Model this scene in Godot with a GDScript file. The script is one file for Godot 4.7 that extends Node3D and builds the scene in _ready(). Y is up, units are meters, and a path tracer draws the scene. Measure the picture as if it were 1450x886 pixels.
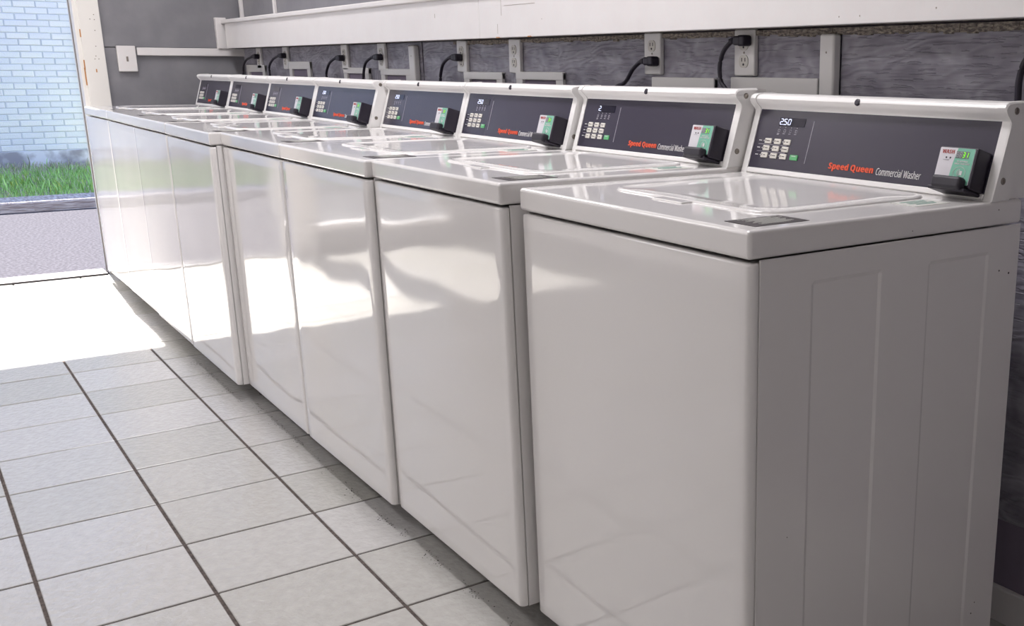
extends Node3D

# ---------------------------------------------------------------- measured layout
const WALL_Z := -0.80       # plywood wall behind the washers
const END_X := -4.85        # inner face of the wall with the doorway
const FRONT_Z := 2.60       # opposite wall
const RIGHT_X := 2.52
const CEIL_Y := 3.00
const DOOR_Z0 := 0.03
const DOOR_Z1 := 1.00
const DOOR_H := 2.03
const WW := 0.651           # washer width
const WH := 0.914           # washer height to the top
const WD := 0.611
# washer: left x, lift, front z, yaw, lean
const ROW := [
	[0.0, -0.0029, 0.0, 0.0086, -0.0005], [-0.6622, 0.0042, 0.0311, -0.0081, 0.0060], [-1.3236, 0.0017, 0.0422, 0.0005, 0.0009],
	[-1.9845, 0.0001, 0.0385, -0.0060, 0.0015], [-2.6435, -0.0002, 0.0709, 0.0017, -0.0040], [-3.3051, 0.0013, 0.0676, -0.0043, 0.0011],
	[-3.9662, 0.0005, 0.0603, -0.0010, -0.0027], [-4.6273, 0.0, 0.0572, -0.0004, 0.0033]]

var M := {}
var rng := RandomNumberGenerator.new()

# ---------------------------------------------------------------- nodes
func obj(called: String, mesh: Mesh, m: Material, parent: Node = self, at := Vector3.ZERO) -> MeshInstance3D:
	var o := MeshInstance3D.new()
	o.name = called
	o.mesh = mesh
	if m: o.material_override = m
	o.position = at
	o.cast_shadow = GeometryInstance3D.SHADOW_CASTING_SETTING_ON
	parent.add_child(o, true)
	return o

func base(called: String, at := Vector3.ZERO, turn := 0.0) -> Node3D:
	var o := Node3D.new()
	o.name = called
	o.position = at
	o.rotation.y = turn
	add_child(o, true)
	return o

func tag(o: Node, label: String, category: String, group := "") -> Node:
	o.set_meta("label", label)
	o.set_meta("category", category)
	if group != "": o.set_meta("group", group)
	return o

func struct(o: Node, label := "", category := "") -> Node:
	o.set_meta("kind", "structure")
	if label != "": o.set_meta("label", label)
	if category != "": o.set_meta("category", category)
	return o

# ---------------------------------------------------------------- mesh helpers
func S() -> SurfaceTool:
	var s := SurfaceTool.new()
	s.begin(Mesh.PRIMITIVE_TRIANGLES)
	return s

func tri3(s: SurfaceTool, a: Vector3, b: Vector3, c: Vector3, na: Vector3, nb: Vector3, nc: Vector3) -> void:
	if (b - a).cross(c - a).dot(na + nb + nc) > 0.0:
		var t := b; b = c; c = t
		t = nb; nb = nc; nc = t
	s.set_normal(na); s.add_vertex(a)
	s.set_normal(nb); s.add_vertex(b)
	s.set_normal(nc); s.add_vertex(c)

func quad(s: SurfaceTool, a: Vector3, b: Vector3, c: Vector3, d: Vector3, n: Vector3) -> void:
	tri3(s, a, b, c, n, n, n)
	tri3(s, a, c, d, n, n, n)

func rbox(s: SurfaceTool, c: Vector3, size: Vector3, r: float, seg := 2) -> void:
	var h := size * 0.5
	r = minf(r, minf(h.x, minf(h.y, h.z)) * 0.98)
	for ax in 3:
		var u := (ax + 1) % 3
		var v := (ax + 2) % 3
		var cu := []
		var cv := []
		for k in seg + 1:
			cu.append(-h[u] + r * (1.0 - cos(PI / 4 * 0.0 + PI / 2 * k / seg) if false else float(k) / seg)); cv.append(-h[v] + r * float(k) / seg)
		for k in seg + 1:
			cu.append(h[u] - r + r * float(k) / seg); cv.append(h[v] - r + r * float(k) / seg)
		for sgn in [-1.0, 1.0]:
			var P := []
			for i in cu.size():
				for j in cv.size():
					var p := Vector3()
					p[ax] = sgn * h[ax]; p[u] = cu[i]; p[v] = cv[j]
					var q := p.clamp(-h + Vector3.ONE * r, h - Vector3.ONE * r)
					var n := (p - q).normalized()
					P.append([c + q + n * r, n])
			var w := cv.size()
			for i in cu.size() - 1:
				for j in w - 1:
					var a = P[i * w + j]; var b = P[(i + 1) * w + j]; var d = P[(i + 1) * w + j + 1]; var e = P[i * w + j + 1]
					tri3(s, a[0], b[0], d[0], a[1], b[1], d[1])
					tri3(s, a[0], d[0], e[0], a[1], d[1], e[1])

func box(s: SurfaceTool, c: Vector3, size: Vector3) -> void:
	var h := size * 0.5
	for ax in 3:
		var u := (ax + 1) % 3
		var v := (ax + 2) % 3
		for sgn in [-1.0, 1.0]:
			var P := []
			for q in [[-1, -1], [1, -1], [1, 1], [-1, 1]]:
				var p := Vector3()
				p[ax] = sgn * h[ax]; p[u] = q[0] * h[u]; p[v] = q[1] * h[v]
				P.append(c + p)
			var n := Vector3(); n[ax] = sgn
			quad(s, P[0], P[1], P[2], P[3], n)

# a slab whose +ax face has chamfered rims (bricks, tiles): 18 triangles
func pillow(size: Vector3, ax: int, b: float) -> ArrayMesh:
	var s := S()
	var h := size * 0.5
	var u := (ax + 1) % 3
	var v := (ax + 2) % 3
	var lo := []; var mid := []; var top := []
	for q in [[-1, -1], [1, -1], [1, 1], [-1, 1]]:
		var p := Vector3()
		p[u] = q[0] * h[u]; p[v] = q[1] * h[v]
		p[ax] = -h[ax]; lo.append(p)
		p[ax] = h[ax] - b; mid.append(p)
		p[ax] = h[ax]; p[u] = q[0] * (h[u] - b); p[v] = q[1] * (h[v] - b); top.append(p)
	var nt := Vector3(); nt[ax] = 1
	quad(s, top[0], top[1], top[2], top[3], nt)
	for i in 4:
		var j := (i + 1) % 4
		var n: Vector3 = (mid[i] + mid[j]); n[ax] = 0; n = n.normalized()
		if absf(n[u]) > absf(n[v]): n[v] = 0
		else: n[u] = 0
		n = n.normalized()
		quad(s, lo[i], lo[j], mid[j], mid[i], n)
		quad(s, mid[i], mid[j], top[j], top[i], (n + nt).normalized())
	return s.commit()

# profile of (y, z) points swept along x, smooth where it bends gently
func sweep_x(s: SurfaceTool, prof: Array, x0: float, x1: float, caps := true, smooth_deg := 38.0) -> void:
	var n := prof.size()
	var nor := []
	var area := 0.0
	for i in n:
		var a: Vector2 = prof[i]; var b: Vector2 = prof[(i + 1) % n]
		area += a.x * b.y - b.x * a.y
	for i in n:
		var d: Vector2 = (prof[(i + 1) % n] - prof[i]).normalized()
		nor.append(Vector2(d.y, -d.x) * (1.0 if area > 0 else -1.0))
	for i in n:
		var j := (i + 1) % n
		var na: Vector2 = nor[i]; var nb: Vector2 = nor[i]
		var p: Vector2 = nor[(i + n - 1) % n]
		var q: Vector2 = nor[j]
		if na.dot(p) > cos(deg_to_rad(smooth_deg)): na = (na + p).normalized()
		if nb.dot(q) > cos(deg_to_rad(smooth_deg)): nb = (nb + q).normalized()
		var A := Vector3(x0, prof[i].x, prof[i].y); var B := Vector3(x1, prof[i].x, prof[i].y)
		var C := Vector3(x1, prof[j].x, prof[j].y); var D := Vector3(x0, prof[j].x, prof[j].y)
		var n1 := Vector3(0, na.x, na.y); var n2 := Vector3(0, nb.x, nb.y)
		tri3(s, A, B, C, n1, n1, n2)
		tri3(s, A, C, D, n1, n2, n2)
	if caps:
		var t := Geometry2D.triangulate_polygon(PackedVector2Array(prof))
		for k in range(0, t.size(), 3):
			for e in [[x0, -1.0], [x1, 1.0]]:
				var nn := Vector3(e[1], 0, 0)
				tri3(s, Vector3(e[0], prof[t[k]].x, prof[t[k]].y), Vector3(e[0], prof[t[k + 1]].x, prof[t[k + 1]].y), Vector3(e[0], prof[t[k + 2]].x, prof[t[k + 2]].y), nn, nn, nn)

func tube(s: SurfaceTool, pts: Array, r: float, sides := 10) -> void:
	var rings := []
	for i in pts.size():
		var d: Vector3 = (pts[mini(i + 1, pts.size() - 1)] - pts[maxi(i - 1, 0)]).normalized()
		var ref := Vector3.UP if absf(d.y) < 0.95 else Vector3.BACK
		var a := d.cross(ref).normalized()
		var b := a.cross(d).normalized()
		var ring := []
		for k in sides:
			var n := a * cos(TAU * k / sides) + b * sin(TAU * k / sides)
			ring.append([pts[i] + n * r, n])
		rings.append(ring)
	for i in pts.size() - 1:
		for k in sides:
			var a2 = rings[i][k]; var b2 = rings[i][(k + 1) % sides]; var c2 = rings[i + 1][(k + 1) % sides]; var d2 = rings[i + 1][k]
			tri3(s, a2[0], b2[0], c2[0], a2[1], b2[1], c2[1])
			tri3(s, a2[0], c2[0], d2[0], a2[1], c2[1], d2[1])
	for e in [0, pts.size() - 1]:
		var dd: Vector3 = (pts[e] - pts[1 if e == 0 else e - 1]).normalized()
		for k in sides:
			tri3(s, pts[e], rings[e][k][0], rings[e][(k + 1) % sides][0], dd, dd, dd)

func spline(pts: Array, n := 6) -> Array:
	var out := []
	for i in pts.size() - 1:
		var p0: Vector3 = pts[maxi(i - 1, 0)]; var p1: Vector3 = pts[i]; var p2: Vector3 = pts[i + 1]; var p3: Vector3 = pts[mini(i + 2, pts.size() - 1)]
		for k in n:
			out.append(p1.cubic_interpolate(p2, p0, p3, float(k) / n))
	out.append(pts[-1])
	return out

# lathe about +axis from c: rings of (r, h)
func lathe(s: SurfaceTool, c: Vector3, axis: Vector3, prof: Array, seg := 16) -> void:
	axis = axis.normalized()
	var ref := Vector3.UP if absf(axis.y) < 0.9 else Vector3.RIGHT
	var a := axis.cross(ref).normalized()
	var b := axis.cross(a).normalized()
	for i in prof.size() - 1:
		var p: Vector2 = prof[i]; var q: Vector2 = prof[i + 1]
		var t := (q - p).normalized()
		for k in seg:
			var d1 := a * cos(TAU * k / seg) + b * sin(TAU * k / seg)
			var d2 := a * cos(TAU * (k + 1) / seg) + b * sin(TAU * (k + 1) / seg)
			var n1 := (d1 * t.y - axis * t.x).normalized(); var n2 := (d2 * t.y - axis * t.x).normalized()
			if prof[i].y > prof[i + 1].y: pass
			var A := c + d1 * p.x + axis * p.y; var B := c + d2 * p.x + axis * p.y
			var C := c + d2 * q.x + axis * q.y; var D := c + d1 * q.x + axis * q.y
			tri3(s, A, B, C, n1, n2, n2)
			tri3(s, A, C, D, n1, n2, n1)

func rb(c: Vector3, size: Vector3, r: float, seg := 2) -> ArrayMesh:
	var s := S(); rbox(s, c, size, r, seg); return s.commit()

func bx(c: Vector3, size: Vector3) -> ArrayMesh:
	var s := S(); box(s, c, size); return s.commit()

# a flat raised outline: polygon in xy, from z0 to z1
func plate(poly: Array, z0: float, z1: float) -> ArrayMesh:
	var s := S()
	var t := Geometry2D.triangulate_polygon(PackedVector2Array(poly))
	for k in range(0, t.size(), 3):
		var f := func(i, z): return Vector3(poly[t[k + i]].x, poly[t[k + i]].y, z)
		tri3(s, f.call(0, z1), f.call(1, z1), f.call(2, z1), Vector3.BACK, Vector3.BACK, Vector3.BACK)
	var area := 0.0
	for i in poly.size(): area += poly[i].cross(poly[(i + 1) % poly.size()])
	for i in poly.size():
		var a: Vector2 = poly[i]; var b: Vector2 = poly[(i + 1) % poly.size()]
		var n := Vector2((b - a).y, -(b - a).x).normalized() * (1.0 if area > 0 else -1.0)
		quad(s, Vector3(a.x, a.y, z0), Vector3(b.x, b.y, z0), Vector3(b.x, b.y, z1), Vector3(a.x, a.y, z1), Vector3(n.x, n.y, 0))
	return s.commit()

func rrect(c: Vector2, size: Vector2, r: float, seg := 5) -> Array:
	var out := []
	var h := size * 0.5 - Vector2(r, r)
	for q in [[1, 1, 0], [-1, 1, 1], [-1, -1, 2], [1, -1, 3]]:
		for k in seg + 1:
			var a: float = PI / 2 * (q[2] + float(k) / seg)
			out.append(c + Vector2(q[0] * h.x, q[1] * h.y) + Vector2(cos(a), sin(a)) * r)
	return out

# ---------------------------------------------------------------- materials
func mat(c: Color, rough := 0.5, spec := 0.5, metal := 0.0) -> StandardMaterial3D:
	var m := StandardMaterial3D.new()
	m.albedo_color = c
	m.roughness = rough
	m.metallic = metal
	m.metallic_specular = spec
	return m

func c8(r: float, g: float, b: float) -> Color:
	return Color(r / 255.0, g / 255.0, b / 255.0)

func noise(seed_: int, freq: float, oct := 4, kind := FastNoiseLite.TYPE_SIMPLEX_SMOOTH) -> FastNoiseLite:
	var n := FastNoiseLite.new()
	n.seed = seed_
	n.noise_type = kind
	n.frequency = freq
	n.fractal_octaves = oct
	return n

func seamless(seed_: int, freq: float, oct := 4, px := 512) -> Image:
	return noise(seed_, freq, oct).get_seamless_image(px, px)

func normal_tex(img: Image, strength: float) -> ImageTexture:
	var i := img.duplicate() as Image
	i.convert(Image.FORMAT_RGBA8)
	i.bump_map_to_normal_map(strength)
	i.generate_mipmaps()
	return ImageTexture.create_from_image(i)

func color_tex(img: Image, a: Color, b: Color, contrast := 1.0) -> ImageTexture:
	var o := Image.create(img.get_width(), img.get_height(), false, Image.FORMAT_RGB8)
	for y in img.get_height():
		for x in img.get_width():
			o.set_pixel(x, y, a.lerp(b, clampf((img.get_pixel(x, y).r - 0.5) * contrast + 0.5, 0, 1)))
	o.generate_mipmaps()
	return ImageTexture.create_from_image(o)

func tri_map(m: StandardMaterial3D, scale: Vector3, world := true) -> void:
	m.uv1_triplanar = true
	m.uv1_world_triplanar = world
	m.uv1_scale = scale

func make_materials() -> void:
	var fine := seamless(3, 0.05, 3, 256)
	var coarse := seamless(8, 0.012, 4, 256)
	# washer enamel: smooth gloss with a fine orange peel
	var peel := normal_tex(fine, 1.2)
	M.enamel = mat(c8(228, 225, 223), 0.05, 0.75)
	M.enamel.normal_enabled = true
	M.enamel.normal_texture = peel
	M.enamel.normal_scale = 0.05
	tri_map(M.enamel, Vector3.ONE * 9)
	M.enamel_side = M.enamel.duplicate()
	M.enamel_side.roughness = 0.22
	M.enamel_top = M.enamel.duplicate()
	M.enamel_top.roughness = 0.05
	M.plastic = mat(c8(233, 231, 229), 0.28)
	M.cover = mat(c8(205, 202, 198), 0.35)
	M.foot = mat(c8(52, 48, 50), 0.6)
	M.overlay = mat(c8(56, 52, 66), 0.25, 0.5)
	M.black = mat(c8(34, 28, 42), 0.45)
	M.black_soft = mat(c8(36, 32, 42), 0.5)
	M.screen = mat(c8(30, 27, 42), 0.12)
	M.button = mat(c8(214, 210, 202), 0.4)
	M.button_mark = mat(c8(78, 72, 70), 0.6)
	M.green = mat(c8(92, 172, 112), 0.4)
	M.print_white = mat(c8(214, 212, 212), 0.5)
	M.print_grey = mat(c8(172, 168, 178), 0.5)
	M.brand_red = mat(c8(222, 84, 50), 0.5)
	M.glow_white = mat(c8(235, 238, 255), 0.5)
	M.glow_white.emission_enabled = true
	M.glow_white.emission = Color(0.8, 0.85, 1.0)
	M.glow_white.emission_energy_multiplier = 0.6
	M.glow_green = mat(c8(150, 240, 40), 0.5)
	M.glow_green.emission_enabled = true
	M.glow_green.emission = Color(0.45, 1.0, 0.08)
	M.glow_green.emission_energy_multiplier = 0.6
	M.reader_white = mat(c8(206, 203, 208), 0.4)
	M.reader_green = mat(c8(116, 178, 154), 0.4)
	M.reader_off = mat(c8(112, 124, 118), 0.4)
	M.wash_red = mat(c8(160, 48, 42), 0.5)
	M.steel = mat(c8(150, 142, 134), 0.35, 0.5, 0.8)
	M.label_dark = mat(c8(60, 54, 56), 0.4)
	M.label_teal = mat(c8(120, 160, 148), 0.5)
	M.label_pale = mat(c8(214, 214, 208), 0.45)
	# white gloss paint on wood: fine brushed relief and a few yellowed patches
	var brushed := noise(21, 0.02, 3).get_seamless_image(256, 256)
	M.white_paint = mat(Color.WHITE, 0.38)
	M.white_paint.albedo_texture = color_tex(coarse, c8(213, 209, 208), c8(216, 213, 212), 1.0)
	M.white_paint.normal_enabled = true
	M.white_paint.normal_texture = normal_tex(brushed, 4.0)
	M.white_paint.normal_scale = 0.08
	tri_map(M.white_paint, Vector3.ONE * 2.2)
	M.casing = mat(c8(216, 213, 209), 0.4)
	M.scratch = mat(c8(150, 140, 130), 0.7)
	M.bare_wood = mat(c8(176, 120, 66), 0.7)
	M.nail = mat(c8(120, 112, 104), 0.6)
	# grey wall paint
	M.grey_paint = mat(Color.WHITE, 0.42)
	M.grey_paint.albedo_texture = color_tex(coarse, c8(120, 119, 124), c8(128, 127, 131), 1.6)
	M.grey_paint.normal_enabled = true
	M.grey_paint.normal_texture = normal_tex(fine, 1.5)
	M.grey_paint.normal_scale = 0.12
	tri_map(M.grey_paint, Vector3.ONE * 1.6)
	# painted plywood: cathedral figure, raised grain
	var ply_h := Image.create(1024, 512, false, Image.FORMAT_RGB8)
	var ply_c := Image.create(1024, 512, false, Image.FORMAT_RGB8)
	var warp := noise(31, 0.0045, 3)
	var streak := noise(32, 0.03, 3)
	var blot := noise(33, 0.010, 4)
	var a8 := c8(126, 122, 134); var b8 := c8(176, 174, 184)
	for y in 512:
		for x in 1024:
			var w := warp.get_noise_2d(x * 0.55, y * 1.6)
			var fig := sin((y * 0.035 + w * 9.0) * TAU * 0.5)
			var st := streak.get_noise_2d(x * 0.28, y * 4.2)
			var crack := 1.0 if st > 0.34 else 0.0
			var hh := clampf(0.55 + 0.12 * fig + 0.18 * st - 0.4 * crack, 0, 1)
			ply_h.set_pixel(x, y, Color(hh, hh, hh))
			var t := clampf(0.45 + 0.16 * fig + 0.7 * blot.get_noise_2d(x * 0.8, y * 1.3) + 0.12 * st - 0.25 * crack, 0, 1)
			ply_c.set_pixel(x, y, a8.lerp(b8, t))
	M.plywood = mat(Color.WHITE, 0.36)
	M.plywood.albedo_texture = ImageTexture.create_from_image(ply_c)
	M.plywood.normal_enabled = true
	M.plywood.normal_texture = normal_tex(ply_h, 5.0)
	M.plywood.normal_scale = 0.6
	tri_map(M.plywood, Vector3(0.8, 1.6, 0.8))
	M.torn = mat(Color.WHITE, 0.9)
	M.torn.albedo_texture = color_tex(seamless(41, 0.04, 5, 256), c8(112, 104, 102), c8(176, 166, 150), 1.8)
	M.torn.normal_enabled = true
	M.torn.normal_texture = normal_tex(seamless(41, 0.04, 5, 256), 8.0)
	tri_map(M.torn, Vector3(6, 12, 6))
	# floor tiles: pale grey ceramic with a slate relief and faint mottling
	var slate := seamless(51, 0.035, 5, 512)
	var mott := seamless(52, 0.02, 5, 512)
	var slate_n := normal_tex(slate, 5.0)
	M.tiles = []
	for k in 4:
		var f := 1.0 - 0.018 * k
		var m := mat(Color(f, f, f * (1.0 - 0.006 * k)), 0.2, 0.5)
		m.albedo_texture = color_tex(mott, c8(178, 176, 173), c8(187, 185, 183), 1.1) if k == 0 else M.tiles[0].albedo_texture
		m.normal_enabled = true
		m.normal_texture = slate_n
		m.normal_scale = 0.26
		tri_map(m, Vector3(2.1, 2.1, 2.9))
		M.tiles.append(m)
	M.grout = mat(Color.WHITE, 0.9)
	M.grout.albedo_texture = color_tex(mott, c8(58, 50, 48), c8(96, 86, 80), 1.5)
	tri_map(M.grout, Vector3.ONE * 5)
	M.dirt = mat(c8(48, 40, 40), 0.95)
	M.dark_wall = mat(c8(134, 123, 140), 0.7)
	M.ceiling = mat(c8(226, 224, 220), 0.8)
	M.wall_far = mat(c8(222, 219, 218), 0.6)
	M.diffuser = mat(c8(245, 245, 245), 0.5)
	M.diffuser.emission_enabled = true
	M.diffuser.emission = Color(1.0, 0.97, 0.93)
	M.diffuser.emission_energy_multiplier = 1.2
	M.aluminium = mat(c8(128, 126, 130), 0.3, 0.5, 0.95)
	M.glass = mat(Color(0.9, 0.95, 0.95, 0.08), 0.02)
	M.glass.transparency = BaseMaterial3D.TRANSPARENCY_ALPHA
	# outdoors
	M.bricks = []
	var br_n := normal_tex(seamless(61, 0.05, 4, 256), 4.0)
	for k in 4:
		var m := mat([c8(220, 223, 228), c8(217, 220, 227), c8(222, 224, 227), c8(213, 217, 225)][k], 0.6)
		m.normal_enabled = true
		m.normal_texture = br_n
		m.normal_scale = 0.5
		tri_map(m, Vector3.ONE * 4)
		M.bricks.append(m)
	M.mortar = mat(c8(192, 197, 206), 0.9)
	M.parging = mat(Color.WHITE, 0.8)
	M.parging.albedo_texture = color_tex(seamless(63, 0.012, 5, 256), c8(150, 148, 156), c8(214, 216, 224), 2.6)
	tri_map(M.parging, Vector3.ONE * 0.9)
	M.asphalt = mat(Color.WHITE, 0.95, 0.15)
	M.asphalt.albedo_texture = color_tex(seamless(64, 0.16, 4, 512), c8(54, 53, 59), c8(74, 72, 79), 2.2)
	M.asphalt.normal_enabled = true
	M.asphalt.normal_texture = normal_tex(seamless(64, 0.16, 4, 512), 6.0)
	M.asphalt.normal_scale = 0.4
	tri_map(M.asphalt, Vector3.ONE * 0.5)
	var grain := Image.create(512, 256, false, Image.FORMAT_RGB8)
	var gn := noise(65, 0.03, 4)
	for y in 256:
		for x in 512:
			var v := clampf(0.5 + gn.get_noise_2d(x * 0.25, y * 3.0) * 1.0, 0, 1)
			grain.set_pixel(x, y, Color(v, v, v))
	M.timber = mat(Color.WHITE, 0.9)
	M.timber.albedo_texture = color_tex(grain, c8(146, 134, 131), c8(190, 182, 181), 1.2)
	M.timber.normal_enabled = true
	M.timber.normal_texture = normal_tex(grain, 3.0)
	tri_map(M.timber, Vector3(1.4, 2.0, 1.4))
	M.soil = mat(c8(140, 136, 120), 0.95)
	M.grass = mat(Color.WHITE, 0.6)
	M.grass.vertex_color_use_as_albedo = true
	M.grass.backlight_enabled = true
	M.grass.backlight = Color(0.25, 0.35, 0.1)
	M.leaf = mat(c8(104, 128, 58), 0.6)
	M.leaf_yellow = mat(c8(214, 208, 96), 0.6)
	M.blossom = mat(c8(236, 232, 232), 0.6)
	M.vine = mat(c8(48, 42, 48), 0.8)
	M.rust = mat(c8(176, 124, 74), 0.8)

# ---------------------------------------------------------------- washer
func front_panel_mesh(variant: int) -> ArrayMesh:
	var n := noise(100 + variant, 1.0, 2)
	n.frequency = 1.6
	var prof := []      # (x, z) across
	var r := 0.012
	var hw := WW / 2
	prof.append(Vector2(-hw, -0.016))
	for k in 5: prof.append(Vector2(-hw + r - r * cos(PI / 2 * k / 4.0), -r + r * sin(PI / 2 * k / 4.0)))
	for k in 27: prof.append(Vector2(-hw + r + (WW - 2 * r) * (k + 1) / 28.0, 0))
	for k in 5: prof.append(Vector2(hw - r + r * sin(PI / 2 * k / 4.0), -r + r * cos(PI / 2 * k / 4.0)))
	prof.append(Vector2(hw, -0.016))
	var rows := [[0.061, -0.012], [0.061, -0.004], [0.0622, -0.0012], [0.065, 0.0]]
	for k in 31: rows.append([0.065 + 0.797 * (k + 1) / 32.0, 0.0])
	rows.append_array([[0.863, 0.0], [0.8662, -0.0012], [0.8675, -0.004], [0.8675, -0.012]])
	var P := []
	var y0 := 0.061; var y1 := 0.8675
	for row in rows:
		var ring := []
		for p in prof:
			var fx := clampf(1.0 - pow(absf(p.x) / (hw - r), 6.0), 0, 1)
			var fy := clampf(1.0 - pow(absf(row[0] - (y0 + y1) / 2) / ((y1 - y0) / 2), 6.0), 0, 1)
			var d := (0.0016 * n.get_noise_2d(p.x * 1.1, row[0] * 0.9) + 0.0012 * (1.0 - pow(p.x / hw, 2.0))) * fx * fy
			var inset: float = row[1]
			var x: float = p.x
			if absf(x) > hw - r: x -= signf(x) * minf(-inset, 0.004)
			ring.append(Vector3(x, row[0], p.y + d + (inset if absf(p.x) < hw - 0.0005 else inset * 0.3)))
		P.append(ring)
	var s := S()
	s.set_smooth_group(0)
	for i in P.size() - 1:
		for j in prof.size() - 1:
			s.add_vertex(P[i][j]); s.add_vertex(P[i + 1][j + 1]); s.add_vertex(P[i][j + 1])
			s.add_vertex(P[i][j]); s.add_vertex(P[i + 1][j]); s.add_vertex(P[i + 1][j + 1])
	s.index()
	s.generate_normals()
	return s.commit()

func side_panel_mesh(sx: float) -> ArrayMesh:
	var zs := [-0.018, -0.0195, -0.117, -0.123, -0.259, -0.265, -0.373, -0.379, -0.521, -0.527, -0.6095, -0.611]
	var ys := [0.061, 0.0625, 0.110, 0.116, 0.825, 0.831, 0.870, 0.8715]
	var s := S()
	var hgt := func(i: int, j: int) -> float:
		var e := 0.0
		if i == 0 or i == zs.size() - 1 or j == 0 or j == ys.size() - 1: e = 0.0015
		var inz := (i >= 3 and i <= 4) or (i >= 7 and i <= 8)
		if inz and j >= 3 and j <= 4: e = 0.0022
		return e
	for i in zs.size() - 1:
		for j in ys.size() - 1:
			var q := []
			for d in [[0, 0], [1, 0], [1, 1], [0, 1]]:
				q.append(Vector3(sx * (WW / 2 - hgt.call(i + d[0], j + d[1])), ys[j + d[1]], zs[i + d[0]]))
			var nn: Vector3 = (q[1] - q[0]).cross(q[3] - q[0]).normalized()
			if nn.x * sx < 0: nn = -nn
			tri3(s, q[0], q[1], q[2], nn, nn, nn)
			nn = (q[2] - q[0]).cross(q[3] - q[0]).normalized()
			if nn.x * sx < 0: nn = -nn
			tri3(s, q[0], q[2], q[3], nn, nn, nn)
	return s.commit()

# top cap: rounded rim and a very slightly sunken deck around the lid
func top_panel_mesh() -> ArrayMesh:
	var s := S()
	rbox(s, Vector3(0, 0.8935, -0.3045), Vector3(WW + 0.001, 0.041, 0.613), 0.007, 3)
	return s.commit()

func lid_mesh() -> ArrayMesh:
	# raised rounded rectangle with a lip and a dished middle, in xz
	var s := S()
	var c := Vector2(0.0, -0.312)
	var size := Vector2(0.447, 0.386)
	var rings := [[0.0, 0.9135, 0.055], [0.001, 0.9162, 0.055], [0.004, 0.9176, 0.052], [0.010, 0.9176, 0.048], [0.015, 0.9160, 0.044], [0.06, 0.9156, 0.03]]
	var pts := []
	for rg in rings:
		var ring := []
		for p in rrect(c, size - Vector2.ONE * rg[0] * 2, maxf(rg[2], 0.005), 8): ring.append(Vector3(p.x, rg[1], p.y))
		pts.append(ring)
	s.set_smooth_group(0)
	for i in pts.size() - 1:
		for k in pts[i].size():
			var j: int = (k + 1) % pts[i].size()
			s.add_vertex(pts[i][k]); s.add_vertex(pts[i][j]); s.add_vertex(pts[i + 1][j])
			s.add_vertex(pts[i][k]); s.add_vertex(pts[i + 1][j]); s.add_vertex(pts[i + 1][k])
	var last: Array = pts[-1]
	for k in last.size():
		s.add_vertex(last[k]); s.add_vertex(last[(k + 1) % last.size()]); s.add_vertex(Vector3(c.x, 0.9154, c.y))
	s.index()
	s.generate_normals()
	return s.commit()

func lettering(text: String, bold: int, parent: Node, called: String, m: Material, x0: float, x1: float, y0: float, y1: float, z := 0.0, slant := 0.0) -> void:
	var f := SystemFont.new()
	f.font_names = PackedStringArray(["Droid Sans"])
	f.font_weight = bold
	var t := TextMesh.new()
	t.text = text
	t.font = f
	t.font_size = 40
	t.pixel_size = 0.001
	t.depth = 0.0006
	t.curve_step = 2.0
	var b := t.get_aabb()
	var mesh: Mesh = t
	if bold > 700:      # heavy face: the strokes laid side by side
		var hv := S()
		var lay := 0
		for q in [[-1, -0.6], [1, -0.6], [-1, 0.6], [1, 0.6], [0, 0]]:
			hv.append_from(t, 0, Transform3D(Basis(), Vector3(q[0] * 0.0010, q[1] * 0.0010, lay * 0.00012)))
			lay += 1
		mesh = hv.commit()
		b = mesh.get_aabb()
	var o := obj(called, mesh, m, parent)
	var sx := (x1 - x0) / b.size.x
	var sy := (y1 - y0) / b.size.y
	o.transform = Transform3D(Basis(Vector3(sx, 0, 0), Vector3(slant * sy, sy, 0), Vector3(0, 0, 1)), Vector3(x0 - b.position.x * sx - slant * sy * b.position.y, y0 - b.position.y * sy, z))

func digit(s: SurfaceTool, d: int, c: Vector3, w: float, h: float, t: float) -> void:
	var segs: Array = [[1, 1, 1, 0, 1, 1, 1], [0, 0, 1, 0, 0, 1, 0], [1, 0, 1, 1, 1, 0, 1], [1, 0, 1, 1, 0, 1, 1], [0, 1, 1, 1, 0, 1, 0], [1, 1, 0, 1, 0, 1, 1], [1, 1, 0, 1, 1, 1, 1], [1, 0, 1, 0, 0, 1, 0], [1, 1, 1, 1, 1, 1, 1], [1, 1, 1, 1, 0, 1, 1]][d]
	var where := [[0, 1, 1], [-1, 0.5, 0], [1, 0.5, 0], [0, 0, 1], [-1, -0.5, 0], [1, -0.5, 0], [0, -1, 1]]
	for i in 7:
		if segs[i] == 0: continue
		var q: Array = where[i]
		var p := c + Vector3(q[0] * w / 2 + q[1] * h / 2 * 0.12, q[1] * h / 2, 0)
		box(s, p, Vector3(w * 0.8, t, 0.0008) if q[2] == 1 else Vector3(t, h * 0.42, 0.0008))

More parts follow.
